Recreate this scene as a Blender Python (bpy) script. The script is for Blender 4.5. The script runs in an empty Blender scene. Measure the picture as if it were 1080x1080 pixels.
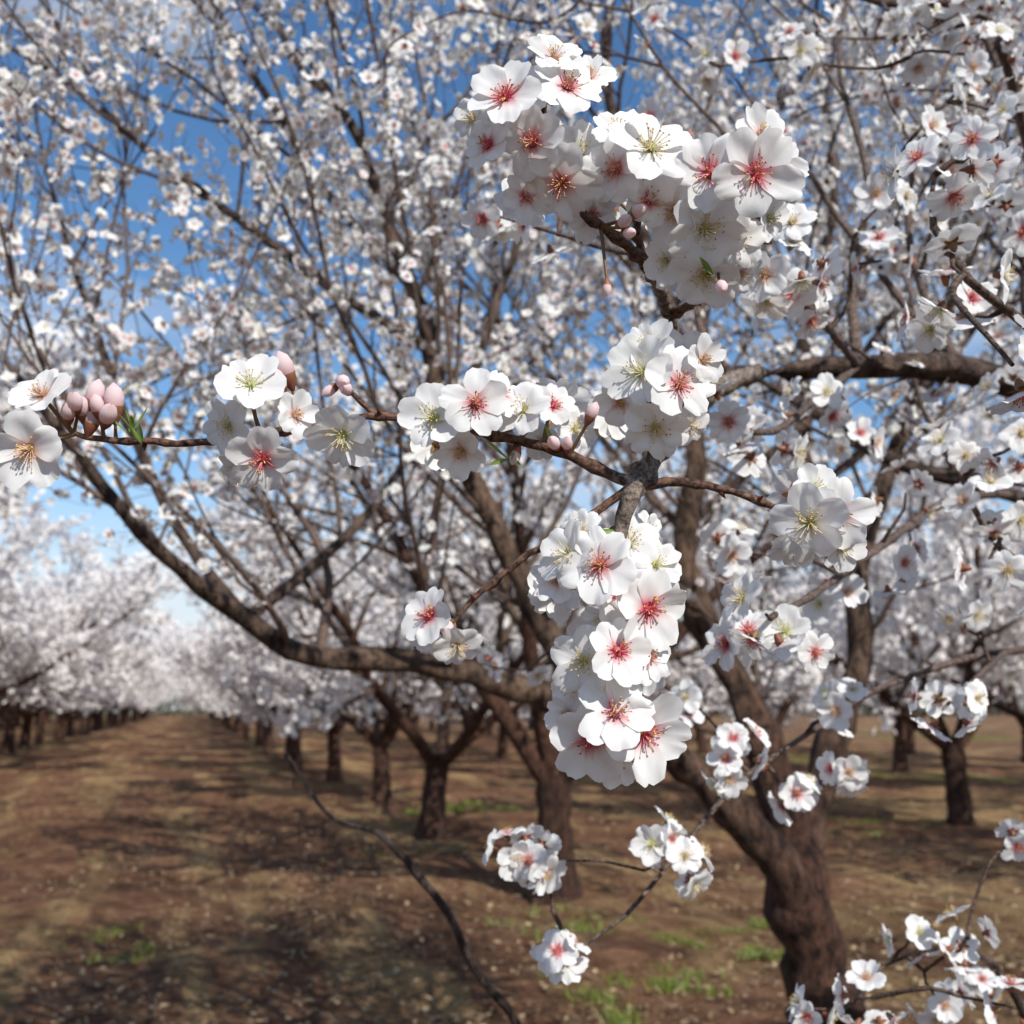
import bpy, math, random
import numpy as np
from mathutils import Vector, Matrix
random.seed(11); rng=np.random.default_rng(11)
sc=bpy.context.scene
sc.view_settings.view_transform='Standard'; sc.view_settings.look='None'; sc.view_settings.exposure=0

# ---------------------------------------------------------------- survey frame
F=1158.0; TH=math.atan(205/F)
CAM=Vector((0,0,1.6)); FW=Vector((0,math.cos(TH),math.sin(TH))); RT=Vector((1,0,0)); UP=Vector((0,-math.sin(TH),math.cos(TH)))
def S(a,b,d): return CAM+d*(FW+RT*((a-540)/F)+UP*((540-b)/F))
def G(a,b):
    v=FW+RT*((a-540)/F)+UP*((540-b)/F); k=-CAM.z/v.z
    return CAM+v*k
az=math.radians(148); el=math.radians(39)
sd=Vector((math.sin(az)*math.cos(el),math.cos(az)*math.cos(el),math.sin(el)))

# ---------------------------------------------------------------- mesh builder
class MB:
    def __init__(s): s.V=[];s.C=[];s.Q=[];s.T=[];s.MQ=[];s.MT=[];s.n=0
    def add(s,V,C,Q=None,T=None,mq=0,mt=0):
        V=np.asarray(V,dtype=np.float32).reshape(-1,3); C=np.asarray(C,dtype=np.float32)
        if C.ndim==1: C=np.tile(C,(len(V),1))
        s.V.append(V); s.C.append(C)
        if Q is not None and len(Q):
            Q=np.asarray(Q,dtype=np.int32); s.Q.append(Q+s.n)
            s.MQ.append(np.full(len(Q),mq,dtype=np.int32) if np.isscalar(mq) else np.asarray(mq,dtype=np.int32))
        if T is not None and len(T):
            T=np.asarray(T,dtype=np.int32); s.T.append(T+s.n)
            s.MT.append(np.full(len(T),mt,dtype=np.int32) if np.isscalar(mt) else np.asarray(mt,dtype=np.int32))
        s.n+=len(V)
    def arrays(s):
        V=np.concatenate(s.V);C=np.concatenate(s.C)
        Q=np.concatenate(s.Q) if s.Q else np.zeros((0,4),np.int32)
        T=np.concatenate(s.T) if s.T else np.zeros((0,3),np.int32)
        MQ=np.concatenate(s.MQ) if s.MQ else np.zeros(0,np.int32)
        MT=np.concatenate(s.MT) if s.MT else np.zeros(0,np.int32)
        return V,C,Q,T,MQ,MT
    def mesh(s,name,mats,smooth=True):
        V,C,Q,T,MQ,MT=s.arrays()
        me=bpy.data.meshes.new(name)
        me.vertices.add(len(V)); me.vertices.foreach_set('co',V.ravel())
        nl=len(Q)*4+len(T)*3
        me.loops.add(nl); me.loops.foreach_set('vertex_index',np.concatenate([Q.ravel(),T.ravel()]).astype(np.int32))
        me.polygons.add(len(Q)+len(T))
        st=np.concatenate([np.arange(len(Q))*4,len(Q)*4+np.arange(len(T))*3]).astype(np.int32)
        me.polygons.foreach_set('loop_start',st)
        me.polygons.foreach_set('material_index',np.concatenate([MQ,MT]).astype(np.int32))
        me.polygons.foreach_set('use_smooth',np.full(len(Q)+len(T),smooth))
        me.update(calc_edges=True)
        a=me.color_attributes.new('col','FLOAT_COLOR','POINT')
        a.data.foreach_set('color',np.concatenate([C,np.ones((len(C),1),np.float32)],axis=1).ravel())
        for m in mats: me.materials.append(m)
        return me
def obj(name,me,parent=None):
    o=bpy.data.objects.new(name,me); sc.collection.objects.link(o)
    if parent: o.parent=parent
    return o

def tube(mb,P,R,k=6,col=(.1,.06,.04),mat=0,rough=0.0):
    P=np.asarray([tuple(p) for p in P],dtype=float); R=np.asarray(R,dtype=float); n=len(P)
    T=np.gradient(P,axis=0); T/=np.linalg.norm(T,axis=1)[:,None]+1e-9
    m=T.mean(0); ref=np.eye(3)[np.argmin(np.abs(m))]
    A=np.cross(T,ref); A/=np.linalg.norm(A,axis=1)[:,None]+1e-9; B=np.cross(T,A)
    an=np.arange(k)*2*math.pi/k
    RR=R[:,None]*np.ones(k)[None]
    if rough: RR=RR*(1+rough*rng.normal(size=(n,k)).clip(-1.6,1.6))
    V=P[:,None,:]+RR[:,:,None]*(np.cos(an)[None,:,None]*A[:,None,:]+np.sin(an)[None,:,None]*B[:,None,:])
    i=np.arange(n-1)[:,None]*k; j=np.arange(k)[None]; j2=(j+1)%k
    Q=np.stack([i+j,i+j2,i+k+j2,i+k+j],-1).reshape(-1,4)
    C=np.asarray(col,dtype=np.float32)
    if C.ndim==2: C=np.repeat(C,k,axis=0)
    mb.add(V.reshape(-1,3),C,Q=Q,mq=mat)
def catmull(pts,vals,step):
    P=[Vector(p) for p in pts]; out=[];ov=[]
    for i in range(len(P)-1):
        p0=P[max(i-1,0)];p1=P[i];p2=P[i+1];p3=P[min(i+2,len(P)-1)]
        n=max(1,int((p2-p1).length/step))
        for q in range(n):
            t=q/n
            out.append(0.5*((2*p1)+(p2-p0)*t+(2*p0-5*p1+4*p2-p3)*t*t+(3*p1-p0-3*p2+p3)*t**3))
            ov.append(vals[i]*(1-t)+vals[i+1]*t)
    out.append(P[-1]);ov.append(vals[-1]); return out,ov
def woodcol(r):
    t=min(1,max(0,(r-.003)/.03)); u=min(1,max(0,(r-.035)/.03))
    a=np.array((.15,.105,.085)); b=np.array((.19,.12,.08)); c=np.array((.11,.052,.032))
    return (a*(1-t)+b*t)*(1-u)+c*u

# ---------------------------------------------------------------- materials
def newmat(name):
    m=bpy.data.materials.new(name); m.use_nodes=True; nt=m.node_tree; nt.nodes.clear(); return m,nt,nt.nodes,nt.links
def bark_mat(name,scale,bump,zs=1):
    m,nt,N,L=newmat(name); o=N.new('ShaderNodeOutputMaterial'); b=N.new('ShaderNodeBsdfPrincipled'); L.new(b.outputs[0],o.inputs[0])
    b.inputs['Roughness'].default_value=.72; b.inputs['Specular IOR Level'].default_value=.3
    at=N.new('ShaderNodeAttribute'); at.attribute_name='col'
    tc=N.new('ShaderNodeTexCoord'); mp=N.new('ShaderNodeMapping'); mp.inputs['Scale'].default_value=(1,1,zs); L.new(tc.outputs['Object'],mp.inputs[0])
    n1=N.new('ShaderNodeTexNoise'); n1.inputs['Scale'].default_value=scale; n1.inputs['Detail'].default_value=6; n1.inputs['Roughness'].default_value=.75
    L.new(mp.outputs[0],n1.inputs['Vector'])
    cr=N.new('ShaderNodeValToRGB'); cr.color_ramp.elements[0].position=.41; cr.color_ramp.elements[0].color=(.2,.18,.17,1); cr.color_ramp.elements[1].position=.63; cr.color_ramp.elements[1].color=(1.55,1.55,1.55,1)
    L.new(n1.outputs['Fac'],cr.inputs[0])
    mx=N.new('ShaderNodeMixRGB'); mx.blend_type='MULTIPLY'; mx.inputs[0].default_value=1
    L.new(at.outputs['Color'],mx.inputs[1]); L.new(cr.outputs[0],mx.inputs[2]); L.new(mx.outputs[0],b.inputs['Base Color'])
    bp=N.new('ShaderNodeBump'); bp.inputs['Strength'].default_value=1; bp.inputs['Distance'].default_value=bump; L.new(n1.outputs['Fac'],bp.inputs['Height']); L.new(bp.outputs[0],b.inputs['Normal'])
    return m
M_BARK=bark_mat('bark',34,.05,.4); M_TWIG=bark_mat('twig_bark',240,.002)
def petal_mat():
    m,nt,N,L=newmat('petal'); o=N.new('ShaderNodeOutputMaterial')
    at=N.new('ShaderNodeAttribute'); at.attribute_name='col'
    d=N.new('ShaderNodeBsdfDiffuse'); t=N.new('ShaderNodeBsdfTranslucent'); mx=N.new('ShaderNodeMixShader'); mx.inputs[0].default_value=.34
    L.new(at.outputs['Color'],d.inputs[0]); L.new(at.outputs['Color'],t.inputs[0]); L.new(d.outputs[0],mx.inputs[1]); L.new(t.outputs[0],mx.inputs[2])
    L.new(mx.outputs[0],o.inputs[0])
    return m
M_PET=petal_mat()
def attr_mat(name,rough,trans=0):
    m,nt,N,L=newmat(name); o=N.new('ShaderNodeOutputMaterial'); b=N.new('ShaderNodeBsdfPrincipled'); b.inputs['Roughness'].default_value=rough
    at=N.new('ShaderNodeAttribute'); at.attribute_name='col'; L.new(at.outputs['Color'],b.inputs['Base Color'])
    if trans:
        t=N.new('ShaderNodeBsdfTranslucent'); mx=N.new('ShaderNodeMixShader'); mx.inputs[0].default_value=trans
        L.new(at.outputs['Color'],t.inputs[0]); L.new(b.outputs[0],mx.inputs[1]); L.new(t.outputs[0],mx.inputs[2]); L.new(mx.outputs[0],o.inputs[0])
    else: L.new(b.outputs[0],o.inputs[0])
    return m
M_ORG=attr_mat('calyx_and_stamens',.55); M_LEAF=attr_mat('leaf',.5,.35); M_DRY=attr_mat('dry_litter',.9)
MATS=[M_BARK,M_TWIG,M_PET,M_ORG,M_LEAF]

# ---------------------------------------------------------------- flower templates (unit radius, facing +Z)
WHITE=np.array((.925,.92,.90)); PINK=np.array((.72,.06,.12))
def flower(nl,nw,ns,pink,cup,seed,calyx=True):
    r=np.random.default_rng(seed); mb=MB()
    t=(np.linspace(0.12,1,nl)**(1.35 if nl<6 else 1.15))[:,None]; s=np.linspace(-1,1,nw)[None]
    for k in range(5):
        a=2*math.pi*k/5+r.normal()*.08
        wd=.375*r.uniform(.85,1.15); ln=r.uniform(.9,1.06)
        w=.07+wd*t**.75
        Lp=(.56+.44*np.sqrt(np.clip(1-np.abs(s)**2.4,0,1)))-.10*np.exp(-(s/.15)**2)*r.uniform(.1,1.4)
        if nl>5: Lp=Lp+.012*np.sin(s*r.uniform(9,15)+r.uniform(0,6))
        x=s*w; y=t*Lp*ln
        ph=r.uniform(0,6,4)
        c=cup*r.uniform(.6,1.4)
        z=c*.42*y**1.4+.15*(s**2)*t*(.4+cup)+.03*np.sin(4*s+ph[0])*t**2+.022*np.sin(8*t+3*s+ph[1])*t-.10*t**6*r.uniform(0,1.6)+(k%2)*.04*t+.012*k*t
        z=z-.04*np.exp(-(s/.12)**2)*t*(1-t*.4)+.025*np.sin(11*s+ph[2])*t**5
        tw=r.normal()*.14; z=z+tw*s*t*.5
        x2=-y*math.sin(a)+x*math.cos(a); y2=y*math.cos(a)+x*math.sin(a)
        V=np.stack([x2,y2,z+0*x],-1).reshape(-1,3)
        rr=np.broadcast_to(y,z.shape)
        f=np.clip(pink*1.2*np.exp(-(rr/.22)**2),0,1)
        vein=pink*.10*(np.cos(s*14)**4)*np.exp(-(rr/.4)**2) if nl>5 else 0
        f=np.clip(f+vein,0,1)
        base=WHITE*(1-.5*(1-pink)*np.exp(-(rr[...,None]/.18)**2)*np.array((.3,.1,.75)))
        C=base*(1-f[...,None])+PINK*f[...,None]
        if ns>12: C=C*(1-.03*r.random(z.shape)[...,None])*(1-.05*(np.cos(s*17)[...,None]**6)*(1-t[...,None]*.6))
        i=np.arange(nl-1)[:,None]*nw; j=np.arange(nw-1)[None]
        Q=np.stack([i+j,i+j+1,i+nw+j+1,i+nw+j],-1).reshape(-1,4)
        mb.add(V,C.reshape(-1,3),Q=Q,mq=2)
    cc=np.array((.42,.03,.05))*pink+np.array((.38,.40,.06))*(1-pink)
    an=np.arange(6)*math.pi/3
    V=np.concatenate([np.stack([.14*np.cos(an),.14*np.sin(an),0*an+.045],-1),[[0,0,.10]]])
    mb.add(V,cc,T=[[i,(i+1)%6,6] for i in range(6)],mt=3)
    for q in range(ns):
        a=r.uniform(0,2*math.pi); tl=r.uniform(.15,1.15); ln=r.uniform(.16,.34)+.08*(1-pink)
        d=np.array((math.cos(a)*math.sin(tl),math.sin(a)*math.sin(tl),math.cos(tl)))
        p0=d*np.array((.12,.12,0))+np.array((0,0,.05)); p2=p0+d*ln+np.array((0,0,.03)); p1=(p0+p2)/2+np.array((0,0,.02))
        fc=np.array((.78,.20,.24))*pink+np.array((.85,.86,.62))*(1-pink)
        tw=.011 if ns>12 else .026
        tube(mb,[p0,p1,p2],[tw*1.3,tw,tw*.8],3,fc,3)
        ac=np.array((.72,.50,.10)) if r.random()>pink*.5 else np.array((.40,.08,.05))
        h=.029 if ns>12 else .045
        O=np.array([(h,0,0),(0,h,0),(-h,0,0),(0,-h,0),(0,0,h*1.3),(0,0,-h)])+p2
        mb.add(O,ac,T=[[0,1,4],[1,2,4],[2,3,4],[3,0,4],[1,0,5],[2,1,5],[3,2,5],[0,3,5]],mt=3)
    if calyx:
        k=8 if nl>4 else 4; cx=np.array((.20,.06,.03))*r.uniform(.8,1.2)+np.array((0,.05,.01))*r.random()
        tube(mb,[(0,0,.03),(0,0,-.1),(0,0,-.28),(0,0,-.36)],[.17,.16,.11,.05],k,cx,3)
        if nl>4:
          for q in range(5):
            a=2*math.pi*(q+.5)/5
            e=np.array((-math.sin(a),math.cos(a),0)); f=np.array((math.cos(a),math.sin(a),0))
            V=[e*.13+f*.07,e*.13-f*.07,e*.26-f*.09+np.array((0,0,-.02)),e*.26+f*.09+np.array((0,0,-.02)),e*.42+np.array((0,0,-.01))]
            V=np.array(V)+np.array((0,0,-.03))
            mb.add(V,cx*1.1,Q=[[0,1,2,3]],T=[[3,2,4]],mq=3,mt=3)
    return mb.arrays()
def far_flower(seed):
    r=np.random.default_rng(seed); mb=MB()
    for k in range(5):
        a=2*math.pi*k/5+r.normal()*.1; e=np.array((-math.sin(a),math.cos(a),0)); f=np.array((math.cos(a),math.sin(a),0)); z=np.array((0,0,1.))
        V=[e*.05,e*.6+f*.5+z*.2,e*1.0+z*.3,e*.6-f*.5+z*.2]
        mb.add(V,[(.86,.76,.72),WHITE,WHITE,WHITE],Q=[[0,3,2,1]],mq=2)
    return mb.arrays()
def bud(seed):
    r=np.random.default_rng(seed); mb=MB(); k=10
    pr=[(0,.02),(.08,.16),(.3,.27),(.55,.30),(.8,.22),(.98,.03)]
    tube(mb,[(0,0,.1+z) for z,_ in pr],[w for _,w in pr],k,[WHITE*(1-g)+np.array((.85,.34,.38))*g for g in (.9,.75,.55,.35,.3,.5)],2)
    cx=np.array((.24,.08,.045)); tube(mb,[(0,0,-.2),(0,0,0),(0,0,.18),(0,0,.37)],[.06,.15,.235,.27],k,[cx*.8,cx,cx,cx*1.1+np.array((.03,.05,0))],3)
    return mb.arrays()
LOD0=[flower(10,11,26,p,c,i) for i,(p,c) in enumerate([(1,.25),(.9,.5),(.95,.65),(.8,.15),(.12,.35),(.05,.6),(.2,.2),(.45,.75),(.75,.35)])]
LOD1=[flower(5,5,7,p,c,40+i) for i,(p,c) in enumerate([(.9,.3),(.5,.6),(.1,.3),(.2,.8),(.5,.2)])]
LOD2=[flower(4,3,0,p,c,60+i,True) for i,(p,c) in enumerate([(.7,.4),(.25,.8),(.1,.4),(.2,1.0)])]
LOD3=[far_flower(80+i) for i in range(3)]
BUDS=[bud(90+i) for i in range(2)]
def rots(Z):
    Z=Z/(np.linalg.norm(Z,axis=1)[:,None]+1e-9); n=len(Z)
    r=rng.normal(size=(n,3)); X=np.cross(r,Z); X/=np.linalg.norm(X,axis=1)[:,None]+1e-9; Y=np.cross(Z,X)
    return np.stack([X,Y,Z],-1)
def stamp(mb,tpl,P,Z,s):
    V,C,Q,T,MQ,MT=tpl; n=len(P)
    if n==0: return
    R=rots(Z)
    W=np.einsum('nij,vj->nvi',R,V)*np.asarray(s)[:,None,None]+P[:,None,:]
    off=(np.arange(n)*len(V))[:,None,None]
    br=(1-.05*rng.random(n))[:,None,None]
    mb.add(W.reshape(-1,3),(C[None]*br).reshape(-1,3),Q=(Q[None]+off).reshape(-1,4) if len(Q) else None,T=(T[None]+off).reshape(-1,3) if len(T) else None,mq=np.tile(MQ,n),mt=np.tile(MT,n))
def stamp_mix(mb,tpls,P,Z,s):
    P=np.asarray(P,dtype=float).reshape(-1,3);Z=np.asarray(Z,dtype=float).reshape(-1,3);s=np.asarray(s,dtype=float)
    idx=rng.integers(0,len(tpls),len(P))
    for i,t in enumerate(tpls):
        k=idx==i; stamp(mb,t,P[k],Z[k],s[k])

# ---------------------------------------------------------------- growth
def rv(): return Vector((random.gauss(0,1),random.gauss(0,1),random.gauss(0,1))).normalized()
def grow(out,fl,p,d,L,r,lev,prm,ok):
    seg=prm['seg'][lev]; n=max(3,int(L/seg)); h=L/n
    pts=[p.copy()]; dirs=[d.copy()]; q=p.copy(); d=d.copy()
    for i in range(n):
        d=(d+rv()*prm['wob'][lev]+Vector((0,0,prm['trop'][lev]))).normalized(); q=q+d*h
        if not ok(q): break
        pts.append(q.copy()); dirs.append(d.copy())
    if len(pts)<3: return
    m=len(pts); rad=[r*(1-.75*i/(n)) for i in range(m)]
    out.append((pts,rad,lev))
    if lev<prm['max']:
        sp=prm['sp'][lev]; s=L*prm['start'][lev]
        while s<(m-1)*h:
            i=min(int(s/h),m-2); pp=pts[i].lerp(pts[i+1],s/h-i)
            ax=dirs[i].cross(rv()).normalized(); an=math.radians(random.uniform(35,68))
            nd=(Matrix.Rotation(an,3,ax)@dirs[i]+Vector((0,0,prm['up']))).normalized()
            ll=random.uniform(*prm['len'][lev+1])*(1-.45*s/L)
            grow(out,fl,pp,nd,ll,max(rad[i]*.55,.0016),lev+1,prm,ok)
            s+=sp*random.uniform(.6,1.4)
    if lev>=prm['flev']:
        s=L*(.45 if lev==prm['flev'] and prm['max']>prm['flev'] else .12)
        while s<(m-1)*h:
            i=min(int(s/h),m-2)
            if random.random()<prm['fp']:
                pp=pts[i].lerp(pts[i+1],s/h-i); k=random.choice((1,1,2,2,3,4))
                for _ in range(k):
                    z=rv(); z=(z-dirs[i]*z.dot(dirs[i])*.6+Vector((0,0,.15))).normalized()
                    fl.append((pp+z*random.uniform(.010,.024)*(1 if k<3 else 1.3),z))
            s+=prm['fsp']*random.uniform(.5,1.5)
def emit_wood(mb,out,ks):
    for pts,rad,lev in out:
        r0=rad[0]; tube(mb,pts,rad,ks[min(lev,len(ks)-1)],woodcol(r0)*random.uniform(.75,1.2),0 if r0>.012 else 1)

# ---------------------------------------------------------------- main tree skeleton
bz=S(872,1120,3.2); base=Vector((bz.x+.03,bz.y+.15,-.05))
HAND=[]
def limb(lst): 
    P=[(S(*l[:3]) if len(l)==4 else l[0]) for l in lst]; R=[l[-1] for l in lst]
    HAND.append((P,R)); return P,R
B=limb([(base,.17),(base+Vector((-.01,-.02,.25)),.115),(872,1120,3.2,.10),(866,1040,3.2,.092),(843,955,3.2,.10),(834,880,3.25,.07),(810,800,3.3,.062),(778,720,3.4,.05),(738,650,3.45,.045),(722,560,3.5,.038),(735,470,3.5,.032),(705,330,3.6,.027),(655,170,3.6,.02),(640,40,3.6,.015),(665,-80,3.6,.01)])
A=limb([(850,985,3.2,.07),(832,925,3.15,.06),(785,868,3.12,.052),(722,805,3.1,.046),(650,758,3.0,.041),(580,735,2.9,.036),(480,708,2.8,.031),(400,694,2.7,.029),(330,694,2.6,.026),(260,652,2.5,.022),(190,600,2.4,.018),(130,540,2.3,.014),(90,488,2.25,.011),(45,430,2.2,.009),(5,380,2.2,.006)])
C1=limb([(640,756,3.0,.036),(600,705,3.05,.034),(560,630,3.1,.033),(510,530,3.1,.03),(465,430,3.15,.027),(450,345,3.15,.024),(405,225,3.2,.018),(370,130,3.2,.014),(310,60,3.2,.01),(270,-40,3.2,.006)])
C2=limb([(452,370,3.15,.017),(370,318,3.05,.015),(250,230,2.95,.013),(170,170,2.9,.011),(60,80,2.85,.007),(-30,30,2.8,.004)])
C3=limb([(480,460,3.12,.016),(520,330,3.3,.013),(560,200,3.4,.01),(560,60,3.5,.007),(580,-60,3.5,.004)])
C4=limb([(335,694,2.6,.013),(345,600,2.7,.010),(300,520,2.8,.008),(230,430,2.9,.005),(150,330,3.0,.004)])
D=limb([(840,930,3.25,.06),(872,800,3.35,.048),(908,700,3.45,.04),(905,600,3.5,.034),(950,460,3.6,.027),(1010,300,3.7,.02),(1090,140,3.8,.012)])
D2=limb([(905,620,3.5,.027),(860,520,3.6,.022),(850,380,3.7,.018),(880,200,3.8,.014),(860,40,3.9,.009),(870,-60,3.9,.005)])
E=limb([(875,1140,3.2,.09),(1050,1170,3.0,.065),(1230,1000,2.7,.05),(1310,780,2.4,.04),(1300,600,2.0,.032),(1200,470,1.75,.024),(1090,412,1.6,.018),(1000,386,1.52,.0165),(905,386,1.5,.0155),(800,393,1.46,.0125),(755,393,1.5,.009),(700,372,1.6,.004)])
E2=limb([(1310,700,2.3,.024),(1200,580,2.2,.021),(1080,522,2.2,.019),(950,490,2.25,.016),(875,445,2.3,.012),(800,400,2.4,.006)])
E3=limb([(1150,440,1.68,.013),(1085,330,1.7,.011),(1090,180,1.75,.009),(1040,40,1.8,.006),(1000,-60,1.8,.003)])
E4=limb([(905,386,1.5,.009),(898,300,1.55,.0065),(915,190,1.6,.005),(885,70,1.65,.0035),(900,-30,1.7,.002)])
E5=limb([(1010,387,1.52,.008),(960,260,1.6,.0055),(975,130,1.7,.004),(1030,10,1.8,.003)])
E6=limb([(770,392,1.48,.007),(735,330,1.5,.005),(800,200,1.6,.004),(700,70,1.7,.003),(640,-30,1.8,.002)])
E7=limb([(1090,180,1.75,.008),(1040,20,1.6,.009),(930,2,1.55,.007),(840,-25,1.6,.004)])
G1=limb([(1310,740,2.35,.012),(1150,688,1.6,.0065),(1060,688,1.45,.0048),(1000,700,1.38,.0042),(920,730,1.3,.0038),(850,775,1.2,.0034),(780,825,1.15,.003),(740,870,1.1,.0027),(700,918,1.05,.0024),(660,965,1.02,.002),(608,1003,1.0,.0013)])
G2=limb([(715,900,1.07,.0018),(680,918,1.05,.0016),(635,908,1.05,.0014),(575,908,1.05,.001)])
G3=limb([(860,1150,3.15,.02),(720,1230,2.3,.013),(600,1190,1.7,.009),(548,1085,1.5,.006),(500,1020,1.47,.0056),(474,965,1.45,.0052),(440,922,1.45,.0048),(400,880,1.5,.004),(345,858,1.6,.0028),(300,790,1.7,.0015)])
G4=limb([(900,1140,3.0,.02),(1060,1230,1.9,.012),(1090,1120,1.4,.006),(1050,1020,1.3,.004),(990,1000,1.25,.0025),(930,1020,1.2,.0013)])
H1=limb([(1085,522,2.2,.010),(1010,525,1.7,.007),(935,572,1.25,.005),(865,622,.98,.0035),(812,652,.82,.002)])
H2=limb([(1200,580,2.2,.010),(1140,610,1.5,.007),(1090,600,1.15,.005),(1040,560,1.02,.003),(1008,485,1.05,.0018)])
H3=limb([(905,386,1.5,.006),(872,412,1.25,.0045),(815,455,1.02,.0032),(770,446,.96,.002)])
H4=limb([(1200,470,1.75,.010),(1150,440,1.15,.0065),(1100,360,.9,.0045),(1022,295,.78,.0035),(985,240,.79,.0028),(985,185,.82,.0018)])
H5=limb([(905,386,1.5,.006),(872,345,1.1,.0042),(832,305,.9,.003),(818,290,.86,.002)])
H6=limb([(1060,688,1.45,.004),(1030,715,1.15,.003),(1000,742,1.02,.0018)])
FRONT=[E,E3,E4,E5,E6,G1,G4,E2,H1,H2,H3,H4,H5,H6]

FOC=S(580,330,.6)
def zone_ok(q):
    v=q-CAM; dep=v.dot(FW)
    if v.length<1.25: return False
    w=q-FOC; t=w.dot(sd)
    if t>0 and (w-sd*t).length<.48: return False   # added sun corridor: growth left out so light reaches the front spray
    if dep>0 and dep<1.6:
        x=v.dot(RT)/dep
        if x<.30 : return False
    if q.x<.75 and q.z<1.60+.25*max(0,(q.x+.2)): return False
    if q.z<1.15: return False
    return True
PRM=dict(seg=[.15,.11,.08,.06],wob=[.12,.17,.2,.22],trop=[.05,.05,.045,.04],max=3,sp=[.2,.145,.145,.1],start=[.2,.15,.2,.2],
         len=[(2,3),(.8,1.5),(.32,.75),(.08,.22)],up=.35,flev=2,fp=.8,fsp=.05)
wood=MB(); out=[]; fl=[]
for hi,(P,R) in enumerate(HAND):
    pts,rad=catmull(P,R,.05 if R[0]>.02 else .025)
    big=max(R)>.014
    rj=[r*(1+random.gauss(0,.05)+.06*math.sin(i*.9+hi)) for i,r in enumerate(rad)]
    dk=.6 if R is G3[1] else 1
    pts=[p+rv()*r*.15 for p,r in zip(pts,rad)]
    tube(wood,pts,rj,16 if big else 7,np.array([woodcol(r)*dk*(1+.15*math.sin(i*.7)) for i,r in enumerate(rad)]),0 if big else 1,.07)
def seed_limb(PR,sp,s0,lev=1,lenr=(.8,1.6),upb=.35):
    pts,rad=catmull(PR[0],PR[1],.05); s=s0; acc=0
    for i in range(1,len(pts)):
        acc+=(pts[i]-pts[i-1]).length
        if acc>s:
            d=(pts[i]-pts[i-1]).normalized(); ax=d.cross(rv()).normalized()
            nd=(Matrix.Rotation(math.radians(random.uniform(40,75)),3,ax)@d+Vector((0,0,upb))).normalized()
            grow(out,fl,pts[i],nd,random.uniform(*lenr),min(max(rad[i]*.45,.003),.009),lev,PRM,zone_ok)
            s+=sp*random.uniform(.6,1.4)
seed_limb(B,.17,1.5); seed_limb(A,.16,1.1,1,(.7,1.5)); seed_limb(C1,.14,.3); seed_limb(C2,.13,.2,1,(.5,1.2)); seed_limb(C3,.17,.2)
seed_limb(C4,.15,.15,1,(.5,1.0)); seed_limb(D,.17,.7); seed_limb(D2,.17,.2)
seed_limb(E2,.14,.4,2,(.3,.7)); seed_limb(E,.2,1.7,2,(.3,.7)); seed_limb(E3,.14,.1,2,(.3,.7)); seed_limb(E4,.15,.1,2,(.25,.5)); seed_limb(E5,.15,.1,2,(.25,.5)); seed_limb(E6,.15,.1,2,(.2,.4)); seed_limb(E7,.12,.1,2,(.2,.4))
for k in range(13):
    st=random.choice([B,B,C1,D,A]); pts,rad=catmull(st[0],st[1],.1); i=random.randint(int(len(pts)*.45),int(len(pts)*.75))
    an=math.radians(random.uniform(-20,215)); d=Vector((math.cos(an)*.85,math.sin(an)*.8,.7)).normalized()
    grow(out,fl,pts[i],d,random.uniform(1.6,2.5),.015,0,PRM,zone_ok)
emit_wood(wood,out,[8,6,5,4])
blo=MB()
P=np.array([tuple(a) for a,b in fl]); Z=np.array([tuple(b) for a,b in fl])
dist=np.linalg.norm(P-np.array(CAM),axis=1); near=dist<2.2
sz=rng.uniform(.014,.020,len(P))
stamp_mix(blo,LOD1,P[near],Z[near],sz[near]); stamp_mix(blo,LOD2,P[~near],Z[~near],sz[~near])

# ---------------------------------------------------------------- foreground branch
fg=MB(); FT=[]
def twig(lst,k=9):
    P=[S(a,b,d) for a,b,d,r in lst]; R=[l[3]*.00088 for l in lst]
    pts,rad=catmull(P,R,.006)
    rr=[];pp=[]
    nxt=4
    for i,(p,r) in enumerate(zip(pts,rad)):
        if i==nxt: r=r*random.uniform(1.25,1.6); nxt+=random.randint(3,6)
        rr.append(r*(1+random.gauss(0,.04))); pp.append(p+rv()*.0008)
    cols=np.array([np.array((.14,.075,.05))*(1+.3*random.random()) if r<.0032 else np.array((.22,.175,.14))*(1+.3*random.random()) for r in rad])
    tube(fg,pp,rr,k,cols,1,.06)
    for i in range(6,len(pts)-2,random.randint(3,5)):
        z=rv(); stampbud.append((pts[i]+z*rad[i]*.8,(z+(pts[i+1]-pts[i]).normalized()*.8)))
    FT.extend(pts)
stampbud=[]
twig([(800,393,1.46,9),(772,402,1.25,9),(742,418,1.0,8),(712,448,.76,7),(690,482,.64,6),(668,520,.6,6),(656,560,.6,4.5),(650,620,.6,3.5),(655,680,.6,3),(650,740,.6,2.6),(648,775,.6,2)],12)
twig([(672,512,.602,4),(640,500,.6,3.6),(600,480,.6,3.2),(560,468,.6,3),(520,459,.6,2.8),(470,449,.6,2.7),(400,439,.6,2.6),(350,447,.6,2.4),(300,454,.6,2.3),(250,460,.6,2.2),(200,468,.6,2.2),(150,465,.6,2),(110,463,.6,1.9),(78,458,.6,1.5)])
twig([(402,440,.6,2),(382,424,.6,1.9),(360,404,.6,1.5)])
twig([(674,511,.603,3.6),(720,509,.6,2.8),(760,515,.6,2.4),(800,528,.6,2),(838,540,.6,1.5)])
twig([(662,517,.6,3),(620,546,.6,2.4),(570,577,.6,2.2),(530,605,.6,2),(500,632,.6,1.8),(478,655,.6,1.5)])
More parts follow.
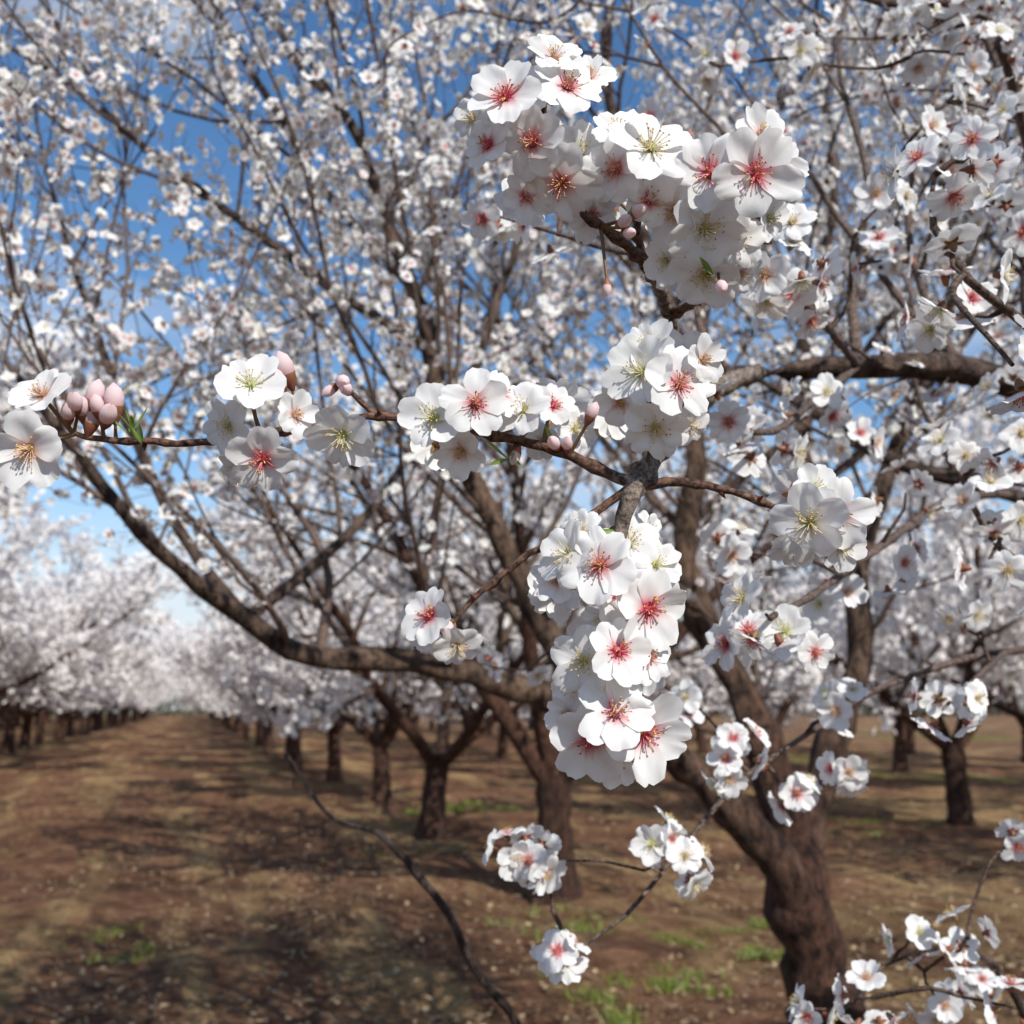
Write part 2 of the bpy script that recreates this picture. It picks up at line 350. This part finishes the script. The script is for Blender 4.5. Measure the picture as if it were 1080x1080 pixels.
twig([(742,418,1.0,6),(718,372,.84,4.8),(703,325,.73,4.2),(685,285,.66,3.6),(650,250,.62,3),(618,228,.6,2.6),(590,190,.61,2.2),(568,150,.61,2),(575,105,.61,1.6),(590,78,.61,1.2)])
twig([(690,296,.68,3),(672,250,.64,2.6),(676,205,.62,2.2),(672,160,.61,1.4)])
twig([(706,335,.75,3.6),(738,312,.68,3),(752,275,.63,2.6),(762,230,.62,2.2),(775,185,.61,1.5)])
twig([(722,430,.86,3),(715,425,.72,2.6),(700,420,.63,2),(695,405,.62,1.5)])
FP=[];FZ=[];FS=[];FK=[]
# each group: flowers listed front-most first; those overlapping sit a petal's depth further back
def cluster(cx,cy,d,Rm,lst,extra=0,tilt=.85):
    c=S(cx,cy,d); done=[]
    for (x,y,s,pk) in lst:
        lay=0
        for (x_,y_,s_,l_) in done:
            if math.hypot(x-x_,y-y_)<.42*(s+s_): lay=max(lay,l_+1)
        done.append((x,y,s,lay))
        ox=(x-cx)/F*d; oy=(cy-y)/F*d
        p=c+RT*ox+UP*oy+FW*(-.022+.0085*lay)
        z=(RT*ox+UP*oy)/Rm*tilt-FW*.95+rv()*.32
        FP.append(p);FZ.append(z.normalized());FS.append(s/F*d/2*random.uniform(.96,1.09));FK.append(pk)
    for _ in range(extra):
        v=rv(); v=(v+FW*1.3).normalized()
        FP.append(c+v*Rm*.9+FW*.012);FZ.append(v);FS.append(.018);FK.append(random.choice((0,1)))
cluster(62,448,.6,.03,[(50,476,82,0),(56,420,66,0)],0,.7)
cluster(282,445,.6,.035,[(274,411,74,0),(287,486,68,1),(248,452,62,0),(316,440,50,0),(254,496,52,0)],0)
cluster(368,450,.6,.02,[(368,462,78,0)],0)
cluster(495,450,.6,.035,[(503,430,78,1),(460,444,78,0),(487,476,60,0),(528,420,56,1)],1)
cluster(578,450,.61,.032,[(552,436,62,0),(582,430,50,1),(606,454,52,0),(572,464,44,0)],1)
cluster(590,150,.6,.05,[(533,118,82,1),(561,158,78,1),(597,102,76,1),(592,196,82,1),(584,66,66,0),(516,156,66,1),(638,186,68,1),(622,80,58,0),(556,205,58,1),(612,150,60,0),(498,122,54,0),(624,222,56,1),(560,98,54,0)],3)
cluster(672,192,.61,.035,[(681,170,90,0),(648,186,70,1),(650,142,60,0),(684,214,62,1)],1)
cluster(765,215,.6,.05,[(787,197,96,1),(745,190,84,1),(742,244,86,0),(796,152,66,0),(712,222,74,0),(780,250,66,0),(748,286,74,0),(820,176,60,1),(720,178,62,1),(816,224,54,0),(708,266,54,0),(760,152,56,0),(788,280,50,0)],3)
cluster(696,412,.6,.045,[(710,411,84,1),(674,396,76,0),(690,452,72,0),(684,366,62,0),(736,384,52,0),(655,424,52,0),(728,448,52,0)],2)
cluster(856,546,.6,.032,[(842,551,84,0),(876,543,80,1),(856,516,58,0),(884,576,52,0),(828,578,50,0)],1,1.0)
cluster(642,600,.6,.05,[(630,594,84,1),(681,640,90,1),(598,584,68,0),(652,622,76,1),(664,574,66,0),(694,596,62,0),(612,560,54,0),(638,652,60,0),(708,640,54,1),(588,612,50,0),(686,562,48,0)],3)
cluster(640,695,.6,.04,[(648,682,74,1),(614,694,76,0),(634,722,66,0),(606,728,56,0),(680,690,56,1)],2)
cluster(648,768,.6,.045,[(645,744,88,1),(676,768,90,1),(622,778,88,1),(650,802,66,1),(698,786,48,0),(600,754,48,0)],2)
cluster(472,656,.6,.02,[(456,646,62,1),(484,678,54,0),(450,666,44,0)],0,1.2)
FP=np.array([tuple(p) for p in FP]);FZ=np.array([tuple(p) for p in FZ]);FS=np.array(FS);FK=np.array(FK)
for kk,tp in ((1,[LOD0[0],LOD0[1],LOD0[2],LOD0[3],LOD0[8]]),(0,[LOD0[4],LOD0[5],LOD0[6],LOD0[7]])):
    m=FK==kk; stamp_mix(fg,tp,FP[m],FZ[m],FS[m])
FTn=np.array([tuple(p) for p in FT])
for p,z,s in zip(FP,FZ,FS):
    b=p-z*.34*s; i=np.argmin(((FTn-b)**2).sum(1)); e=FTn[i]; mid=(b+e)/2-z*.004
    if np.linalg.norm(e-b)<.06: tube(fg,[b,mid,e],[.0011,.0012,.0016],5,(.16,.09,.035),3)
BP=[(80,430,1.0),(98,424,1.15),(121,431,1.25),(96,448,1.1),(112,443,1.1),(72,440,.9),(88,437,1.0),(104,434,.9),(303,396,1.25),(296,408,1.0),(360,402,.9),(367,412,.8),(352,409,.7),(622,440,.8),(586,470,.8),(472,660,.9),(655,236,.8),(668,226,.8),(660,246,.7),(545,478,.7),(598,472,.7),(640,300,.6),(668,345,.6),(760,300,.8),(772,306,.7)]
for x,y,s in BP:
    p=S(x,y,.6-.008*random.random()); i=np.argmin(((FTn-np.array(p))**2).sum(1)); z=Vector(np.array(p)-FTn[i])
    if z.length>.04: continue
    z=(z.normalized()+rv()*.35-FW*.2).normalized(); sc_=.0145*s
    stamp(fg,BUDS[0],np.array([tuple(p-z*sc_*.3)]),np.array([tuple(z)]),[sc_])
    b=p-z*sc_*.45; tube(fg,[b,(b+Vector(FTn[i]))/2,Vector(FTn[i])],[.0009,.001,.0013],5,(.14,.08,.035),3)
for p,z in stampbud:
    V=rots(np.array([tuple(z)]))[0]
    tube(fg,[Vector(p),Vector(p)+Vector(V[:,2])*.0022,Vector(p)+Vector(V[:,2])*.0048],[.0015,.0013,.0003],6,(.19,.075,.045),1)
def leaf(p,d,n,L,W):
    d=Vector(d).normalized(); sdir=d.cross(Vector(n)).normalized(); nn=sdir.cross(d)
    V=[];C=[]
    for i in range(7):
        t=i/6; w=W*math.sin(math.pi*min(1,t*.95+.03))**.8; c=p+d*L*t+nn*L*.18*t*t
        for s_ in (-1,0,1): V.append(tuple(c+sdir*w*s_+nn*abs(s_)*w*.5)); C.append((.18+.03*t,.28,.05) if s_ else (.24,.38,.09))
    Q=[[i*3+j,i*3+j+1,i*3+j+4,i*3+j+3] for i in range(6) for j in range(2)]
    fg.add(V,C,Q=Q,mq=4)
for x,y,n in [(140,455,4),(135,458,2),(536,484,4),(655,765,3),(240,474,2),(655,245,3),(752,290,2),(300,460,2),(585,474,2),(478,662,2),(650,560,2),(150,468,2)]:
    for _ in range(n):
        leaf(S(x,y,.599),rv()*.7+UP*(.9 if y<470 else .2)-FW*.2,rv()-FW,random.uniform(.008,.018),random.uniform(.001,.0019))
branch=obj('almond_blossom_branch',fg.mesh('almond_blossom_branch',MATS))

# ---------------------------------------------------------------- mid-distance blossom groups on their own spurs
AT=[];
for PR in FRONT:
    a,b=catmull(PR[0],PR[1],.02); AT+= [p for p in a if (p-CAM).length>.7]
MP=[];MZ=[]
def group(x,y,d,n,R=.03):
    c=S(x,y,d); cn=np.array(c); ATn=np.array([tuple(p) for p in AT]); i=np.argmin(((ATn-cn)**2).sum(1)); e=Vector(ATn[i]); L=(e-c).length
    if L>.03:
        m1=e.lerp(c,.35)+rv()*L*.14; m2=e.lerp(c,.7)+rv()*L*.10; pts,rad=catmull([e,m1,m2,c],[.0024+.003*min(L,.6),.0022,.0017,.0012],.012)
        tube(wood,pts,[r*(1+random.gauss(0,.06)) for r in rad],6,(.13,.085,.062),1,.05); AT.extend(pts)
        j=int(len(pts)*.3)
        while j<len(pts)-2 and L>.2:
            if random.random()<.5:
                for _ in range(random.choice((1,2))):
                    z=(rv()-FW*.3).normalized(); MP.append(pts[j]+z*.02);MZ.append(z)
            j+=random.randint(4,8)
    zs=[]
    for _ in range(n):
        for tr in range(12):
            z=(rv()-FW*.45).normalized()
            if all(z.dot(w_)<.72 for w_ in zs): break
        zs.append(z); MP.append(c+z*R*random.uniform(.8,1.1));MZ.append(z)
for g in [(515,225,.95,3,.018),(818,292,.85,5,.032),(842,262,.85,4,.028),(835,318,.9,4,.028),(1015,290,.75,4,.03),(1000,335,.85,4,.03),(985,185,.8,4,.026),(1030,158,.8,3,.026),
          (1068,385,.62,3,.02),(1062,240,.95,4,.03),(930,215,1.1,4,.03),(930,275,1.1,4,.03),(768,440,.95,4,.025),(805,470,1.0,4,.03),(860,425,1.1,4,.03),(700,130,1.05,3,.025),
          (808,648,.78,4,.024),(835,680,.85,4,.03),(790,680,.85,3,.025),(880,630,1.1,4,.03),(930,590,1.1,4,.035),(770,582,1.1,4,.03),(1005,482,1.05,4,.03),(1045,540,1.0,5,.035),(1060,600,.95,5,.035),(1070,470,1.0,4,.03),(955,520,1.2,4,.03),(1060,420,1.3,4,.03),(900,470,1.3,4,.03),(1010,640,1.3,4,.03),
          (895,745,1.15,4,.025),(1000,742,1.0,6,.03),(775,790,1.1,4,.025),(768,812,1.1,3,.02),(840,840,1.15,4,.02),(890,812,1.15,4,.02),(560,905,1.0,6,.024),(540,898,1.0,3,.016),(690,886,1.02,4,.02),(720,910,1.0,5,.024),(590,1007,1.0,4,.014),(730,740,1.2,2,.016),
          (858,1064,1.1,3,.018),(920,1052,1.1,5,.03),(990,1055,1.2,5,.03),(1068,1062,1.0,3,.02),(1020,990,1.15,5,.028),(960,990,1.2,3,.02),(1070,885,1.2,2,.014),(1030,1040,1.3,3,.02),
          (1040,60,1.2,4,.03),(960,60,1.3,4,.03),(840,60,1.3,4,.03),(760,70,1.3,3,.03),(1070,130,1.1,4,.03),(700,30,1.3,3,.03),(510,700,1.6,2,.02),(430,35,1.9,3,.03),(390,100,1.9,4,.03)]: group(*g)
MPn=np.array([tuple(p) for p in MP]);MZn=np.array([tuple(p) for p in MZ])
stamp_mix(blo,LOD0[1:],MPn,MZn,rng.uniform(.0170,.0215,len(MPn)))
tree=bpy.data.objects.new('almond_tree',None); sc.collection.objects.link(tree); tree.location=(base.x,base.y,0)
for nm,m in (('wood',wood),('blossoms',blo)):
    o=obj(nm,m.mesh(nm,MATS),tree); o.matrix_parent_inverse=Matrix.Translation(-Vector((base.x,base.y,0)))

# ---------------------------------------------------------------- other orchard trees
def P2(far): return dict(seg=[.25,.2,.15,.12],wob=[.11,.15,.18,.2],trop=[.02,.03,.03,.03],max=3 if not far else 2,sp=[.24,.18,.18,.1] if not far else [.25,.2,.2,.1],start=[.2,.12,.2,.2],
        len=[(2.6,3.6),(.9,1.9),(.45,.95),(.12,.3)],up=.2,flev=2,fp=.9 if not far else 1,fsp=.055 if not far else .045)
def orchard(seed,far):
    random.seed(seed); o=[];f=[];mb=MB(); prm=P2(far)
    lean=Vector((random.uniform(-.08,.08),random.uniform(-.08,.08),0))
    h=random.uniform(.75,.95)
    tp=[Vector((0,0,-.05)),Vector((0,0,.12)),lean*.5+Vector((0,0,.5)),lean+Vector((0,0,h))]
    pts,rad=catmull(tp,[.21,.145,.12,.13],.08)
    tube(mb,pts,rad,12,woodcol(.1)*.7,0,.07)
    n=random.choice((5,6)); a0=random.uniform(0,6)
    for k in range(n):
        a=a0+2*math.pi*k/n+random.uniform(-.3,.3); t=math.radians(random.uniform(22,62))
        d=Vector((math.cos(a)*math.sin(t),math.sin(a)*math.sin(t),math.cos(t)))
        grow(o,f,tp[-1]-Vector((0,0,.12)),d,random.uniform(3.3,4.3),.07,0,prm,lambda q:q.z>1.0 or (q.x**2+q.y**2)<.5)
    if far: o=[w_ for w_ in o if w_[2]<2 or random.random()<.5]
    emit_wood(mb,o,[8,5,3,3])
    P=np.array([tuple(a) for a,b in f]); Z=np.array([tuple(b) for a,b in f])
    if far: 
        P=P+rng.normal(size=P.shape)*.07; stamp_mix(mb,LOD3,P,Z,rng.uniform(.04,.056,len(P)))
    else: stamp_mix(mb,LOD3,P,Z,rng.uniform(.024,.030,len(P)))
    return mb.mesh('orchard_tree_mesh',MATS)
VN=[orchard(s,False) for s in (3,8)]; VF=[orchard(s,True) for s in (5,14,21)]
random.seed(5)
def place(x,y,v=None,s=None,rz=None):
    o=obj('almond_tree',random.choice(VN if math.hypot(x,y)<15 else VF) if v is None else v); o.location=(x,y,0)
    s=s or random.uniform(1.1,1.3); o.scale=(s,s,s*random.uniform(.98,1.08)); o.rotation_euler=(0,0,rz if rz is not None else random.uniform(0,6.28)); return o
g1=G(588,945); place(g1.x,g1.y,VN[0],1.2,1.0)
g2=G(455,880); place(g2.x,g2.y,VN[1],1.2)
SL=-.29
def row(off,y0,y1):
    y=y0
    while y<y1:
        x=g2.x+SL*(y-g2.y)+off
        if -.75*y-12<x<.65*y+12: place(x+random.uniform(-.25,.25),y+random.uniform(-.3,.3),None,random.uniform(1.35,1.65) if off<0 else None)
        y+=5.3
row(0,g2.y+5.0,170)
row(-9.4,12,170)
row(-16.5,14,170); row(-24,24,150)
row(7.2,9.8,150); row(14.4,12,120); row(21.6,17,100)
# the rows carry on behind and beside the photographer
for xx,yy in ((5.2,-1.5),(6.2,-7.0),(-5.4,-8.5)): place(xx,yy,VN[0],1.0)
# ---------------------------------------------------------------- distant hedge
hb=MB(); r2=np.random.default_rng(4); n=26000
X=r2.uniform(-190,140,n); Hh=2.2+1.1*np.sin(X*.09)+.7*np.sin(X*.31+1)
P=np.stack([X,r2.uniform(185,193,n),r2.random(n)*Hh],-1)
D1=r2.normal(size=(n,3));D1/=np.linalg.norm(D1,axis=1)[:,None];D2_=np.cross(D1,r2.normal(size=(n,3)));D2_/=np.linalg.norm(D2_,axis=1)[:,None]
V=np.stack([P,P+D1*.4,P+D1*.4+D2_*.4,P+D2_*.4],1).reshape(-1,3)
C=np.repeat(np.array((.16,.16,.10))*(r2.uniform(.5,1.5,n)[:,None]),4,axis=0)
hb.add(V,C,Q=np.arange(n*4).reshape(-1,4),mq=0); obj('distant_hedge',hb.mesh('distant_hedge',[M_LEAF],False))

# ---------------------------------------------------------------- ground
ax=np.sinh(np.linspace(-6.0,6.0,420))*2.0
gx,gy=np.meshgrid(ax,ax+6.0,indexing='ij')
gz=np.zeros_like(gx)
rg=np.random.default_rng(2)
for _ in range(26):
    f=rg.uniform(.5,7); a=rg.uniform(0,6.28); gz+=.015/f**.5*np.sin(f*(gx*math.cos(a)+gy*math.sin(a))+rg.uniform(0,6))
fade=np.exp(-((gx**2+gy**2)/60**2)); gz=gz*fade
n=len(ax); V=np.stack([gx,gy,gz-.02],-1).reshape(-1,3)
i=np.arange(n-1)[:,None]*n; j=np.arange(n-1)[None]
Q=np.stack([i+j,i+n+j,i+n+j+1,i+j+1],-1).reshape(-1,4)
gm=MB(); gm.add(V,(.5,.5,.5),Q=Q)
m,nt,N,L=newmat('orchard_soil'); o_=N.new('ShaderNodeOutputMaterial'); b=N.new('ShaderNodeBsdfPrincipled'); L.new(b.outputs[0],o_.inputs[0]); b.inputs['Roughness'].default_value=.95; b.inputs['Specular IOR Level'].default_value=.1
geo=N.new('ShaderNodeNewGeometry'); mp=N.new('ShaderNodeMapping'); mp.inputs['Rotation'].default_value=(0,0,-math.atan(.29)); L.new(geo.outputs['Position'],mp.inputs['Vector'])
def noise(scale,det,vec,rough=.6):
    q=N.new('ShaderNodeTexNoise'); q.inputs['Scale'].default_value=scale; q.inputs['Detail'].default_value=det; q.inputs['Roughness'].default_value=rough; L.new(vec,q.inputs['Vector']); return q.outputs['Fac']
st=N.new('ShaderNodeMapping'); st.inputs['Scale'].default_value=(1,.13,1); L.new(mp.outputs[0],st.inputs['Vector'])
def ramp(x,stops):
    c=N.new('ShaderNodeValToRGB'); e=c.color_ramp.elements
    e[0].position,e[0].color=stops[0][0],(*stops[0][1],1); e[1].position,e[1].color=stops[-1][0],(*stops[-1][1],1)
    for p_,c_ in stops[1:-1]:
        k=e.new(p_); k.color=(*c_,1)
    L.new(x,c.inputs[0]); return c.outputs[0]
def mix(f,a,b_,mode='MIX'):
    q=N.new('ShaderNodeMixRGB'); q.blend_type=mode
    if isinstance(f,float): q.inputs[0].default_value=f
    else: L.new(f,q.inputs[0])
    for k,x in ((1,a),(2,b_)):
        if isinstance(x,tuple): q.inputs[k].default_value=(*x,1)
        else: L.new(x,q.inputs[k])
    return q.outputs[0]
streak=noise(.8,8,st.outputs[0],.7); fine=noise(7,9,mp.outputs[0],.78); vfine=noise(60,4,mp.outputs[0],.75); big=noise(.5,5,mp.outputs[0],.65); pat=noise(1.6,7,mp.outputs[0],.72)
soil=ramp(fine,[(.36,(.085,.04,.023)),(.5,(.24,.125,.07)),(.66,(.38,.225,.135))])
straw=ramp(vfine,[(.38,(.27,.17,.075)),(.62,(.60,.44,.22))])
c=mix(ramp(streak,[(.49,(0,0,0)),(.57,(.85,.85,.85))]),soil,straw)
c=mix(ramp(pat,[(.38,(.85,.85,.85)),(.49,(0,0,0))]),c,(.095,.052,.036))
gn=noise(1.3,4,mp.outputs[0]); c=mix(ramp(gn,[(.66,(0,0,0)),(.78,(.3,.3,.3))]),c,(.16,.17,.05))
c=mix(1.0,c,ramp(big,[(.38,(.62,.56,.54)),(.62,(1.2,1.15,1.1))]),'MULTIPLY')
c=mix(1.0,c,ramp(vfine,[(.38,(.6,.6,.6)),(.62,(1.25,1.25,1.25))]),'MULTIPLY')
L.new(c,b.inputs['Base Color'])
bp=N.new('ShaderNodeBump'); bp.inputs['Strength'].default_value=1; bp.inputs['Distance'].default_value=.08
L.new(fine,bp.inputs['Height']); L.new(bp.outputs[0],b.inputs['Normal'])
obj('ground',gm.mesh('ground',[m]))

def scatter(name,P,fn,mats):
    mb=MB(); fn(mb,P); return obj(name,mb.mesh(name,mats,False))
r3=np.random.default_rng(9)
def blades(mb,P):
    n=len(P); a=r3.uniform(0,6.28,n); h=r3.uniform(.03,.09,n); w=.004+.004*r3.random(n)
    dx=np.stack([np.cos(a),np.sin(a),0*a],-1); ln=np.stack([r3.normal(size=n)*.5,r3.normal(size=n)*.5,np.ones(n)],-1)
    V=np.stack([P-dx*w[:,None],P+dx*w[:,None],P+ln*h[:,None]],1).reshape(-1,3)
    C=np.repeat(np.array((.16,.25,.05))*r3.uniform(.6,1.4,n)[:,None]+np.array((.12,.05,0))*r3.random(n)[:,None],3,axis=0)
    mb.add(V,C,T=np.arange(n*3).reshape(-1,3),mt=0)
pts=[]
for (x,y,sg,k) in [(85,990,.16,260),(150,1010,.2,120),(735,990,.28,1500),(700,1045,.3,700),(480,853,.35,1300),(950,745,4,3000),(1010,772,1.6,2500),(620,975,.3,300),(1000,820,.8,1400),(840,800,1.2,1200),(60,905,.4,200),(950,760,2,2500),(400,760,2,400),(960,870,.5,900)]:
    c_=G(x,max(y,752)); 
    if c_.y>60: c_=Vector((c_.x*60/c_.y,60,0))
    sub=r3.integers(0,14,k); cen=r3.normal(size=(14,2))*sg*1.2
    q=cen[sub]+r3.normal(size=(k,2))*sg*.2
    pts.append(np.stack([c_.x+q[:,0],c_.y+q[:,1],np.full(k,-.02)],-1))
rowx=lambda y,off:g2.x+SL*(y-g2.y)+off
for off in (0,-9.4,7.2,14.4):
    k=4500; y=r3.uniform(7,60,k); cl=np.sin(y*1.7+off)+np.sin(y*.6+2*off); keep=cl>.7; y=y[keep]
    pts.append(np.stack([rowx(y,off)+r3.normal(size=len(y))*.6,y,np.full(len(y),-.02)],-1))
scatter('grass',np.concatenate(pts),blades,[M_LEAF])
def bits(colA,colB,smin,smax):
    def f(mb,P):
        n=len(P); a=r3.uniform(0,6.28,n); s=r3.uniform(smin,smax,n)[:,None]; e=r3.uniform(.15,.7,n)[:,None]
        d1=np.stack([np.cos(a),np.sin(a),r3.normal(size=n)*.2],-1)*s; d2=np.stack([-np.sin(a),np.cos(a),r3.normal(size=n)*.2],-1)*s*e
        V=np.stack([P-d1,P-d2,P+d1,P+d2],1).reshape(-1,3); t=r3.random(n)[:,None]
        mb.add(V,np.repeat(np.array(colA)*t+np.array(colB)*(1-t),4,axis=0),Q=np.arange(n*4).reshape(-1,4))
    return f
def area(n,ymax,pw):
    y=1.8+(ymax-1.8)*r3.random(n)**pw; x=r3.uniform(-.62,.62,n)*y; return np.stack([x,y,r3.uniform(-.012,.02,n)],-1)
scatter('leaf_litter',area(60000,34,1.3),bits((.10,.055,.03),(.50,.36,.20),.006,.034),[M_DRY])
scatter('fallen_petals',area(5000,30,1.3),bits((.85,.83,.8),(.8,.72,.66),.005,.009),[M_PET])

# ---------------------------------------------------------------- sky and sun
w=bpy.data.worlds.new('World'); sc.world=w; w.use_nodes=True; N=w.node_tree.nodes; L=w.node_tree.links; N.clear()
o_=N.new('ShaderNodeOutputWorld'); bg=N.new('ShaderNodeBackground'); bg.inputs[1].default_value=.14; L.new(bg.outputs[0],o_.inputs[0])
sky=N.new('ShaderNodeTexSky'); sky.sky_type='NISHITA'; sky.sun_disc=False; sky.sun_elevation=el; sky.sun_rotation=az; sky.ozone_density=2.5; sky.dust_density=.2; sky.air_density=1.0
hs=N.new('ShaderNodeHueSaturation'); hs.inputs['Saturation'].default_value=1.18; L.new(sky.outputs[0],hs.inputs['Color'])
tc=N.new('ShaderNodeTexCoord'); mp=N.new('ShaderNodeMapping'); mp.inputs['Scale'].default_value=(1,1,3); L.new(tc.outputs['Generated'],mp.inputs[0])
nz=N.new('ShaderNodeTexNoise'); nz.inputs['Scale'].default_value=2.6; nz.inputs['Detail'].default_value=6; L.new(mp.outputs[0],nz.inputs['Vector'])
cr=N.new('ShaderNodeValToRGB'); cr.color_ramp.elements[0].position=.50; cr.color_ramp.elements[0].color=(0,0,0,1); cr.color_ramp.elements[1].position=.74; cr.color_ramp.elements[1].color=(.8,.8,.8,1); L.new(nz.outputs['Fac'],cr.inputs[0])
mx=N.new('ShaderNodeMixRGB'); L.new(cr.outputs[0],mx.inputs[0]); L.new(hs.outputs[0],mx.inputs[1]); mx.inputs[2].default_value=(5.8,6.1,6.5,1)
sx=N.new('ShaderNodeSeparateXYZ'); L.new(tc.outputs['Generated'],sx.inputs[0])
hr=N.new('ShaderNodeValToRGB'); hr.color_ramp.elements[0].position=0; hr.color_ramp.elements[0].color=(.95,.95,.95,1); hr.color_ramp.elements[1].position=.22; hr.color_ramp.elements[1].color=(0,0,0,1); L.new(sx.outputs['Z'],hr.inputs[0])
m2=N.new('ShaderNodeMixRGB'); L.new(hr.outputs[0],m2.inputs[0]); L.new(mx.outputs[0],m2.inputs[1]); m2.inputs[2].default_value=(5.4,5.8,6.3,1); L.new(m2.outputs[0],bg.inputs[0])
ld=bpy.data.lights.new('sun','SUN'); ld.energy=5.0; ld.angle=math.radians(.5); ld.color=(1,.965,.905); lo=bpy.data.objects.new('sun',ld); sc.collection.objects.link(lo); lo.rotation_euler=(-sd).to_track_quat('-Z','Y').to_euler(); lo.location=sd*50

# ---------------------------------------------------------------- camera
cd=bpy.data.cameras.new('camera'); co=bpy.data.objects.new('camera',cd); sc.collection.objects.link(co); sc.camera=co
co.location=CAM; co.rotation_euler=(math.pi/2+TH,0,0); cd.sensor_width=36; cd.sensor_height=36; cd.sensor_fit='HORIZONTAL'; cd.lens=36*F/1080
cd.clip_start=.05; cd.clip_end=3000; cd.dof.use_dof=True; cd.dof.focus_distance=.585; cd.dof.aperture_fstop=12
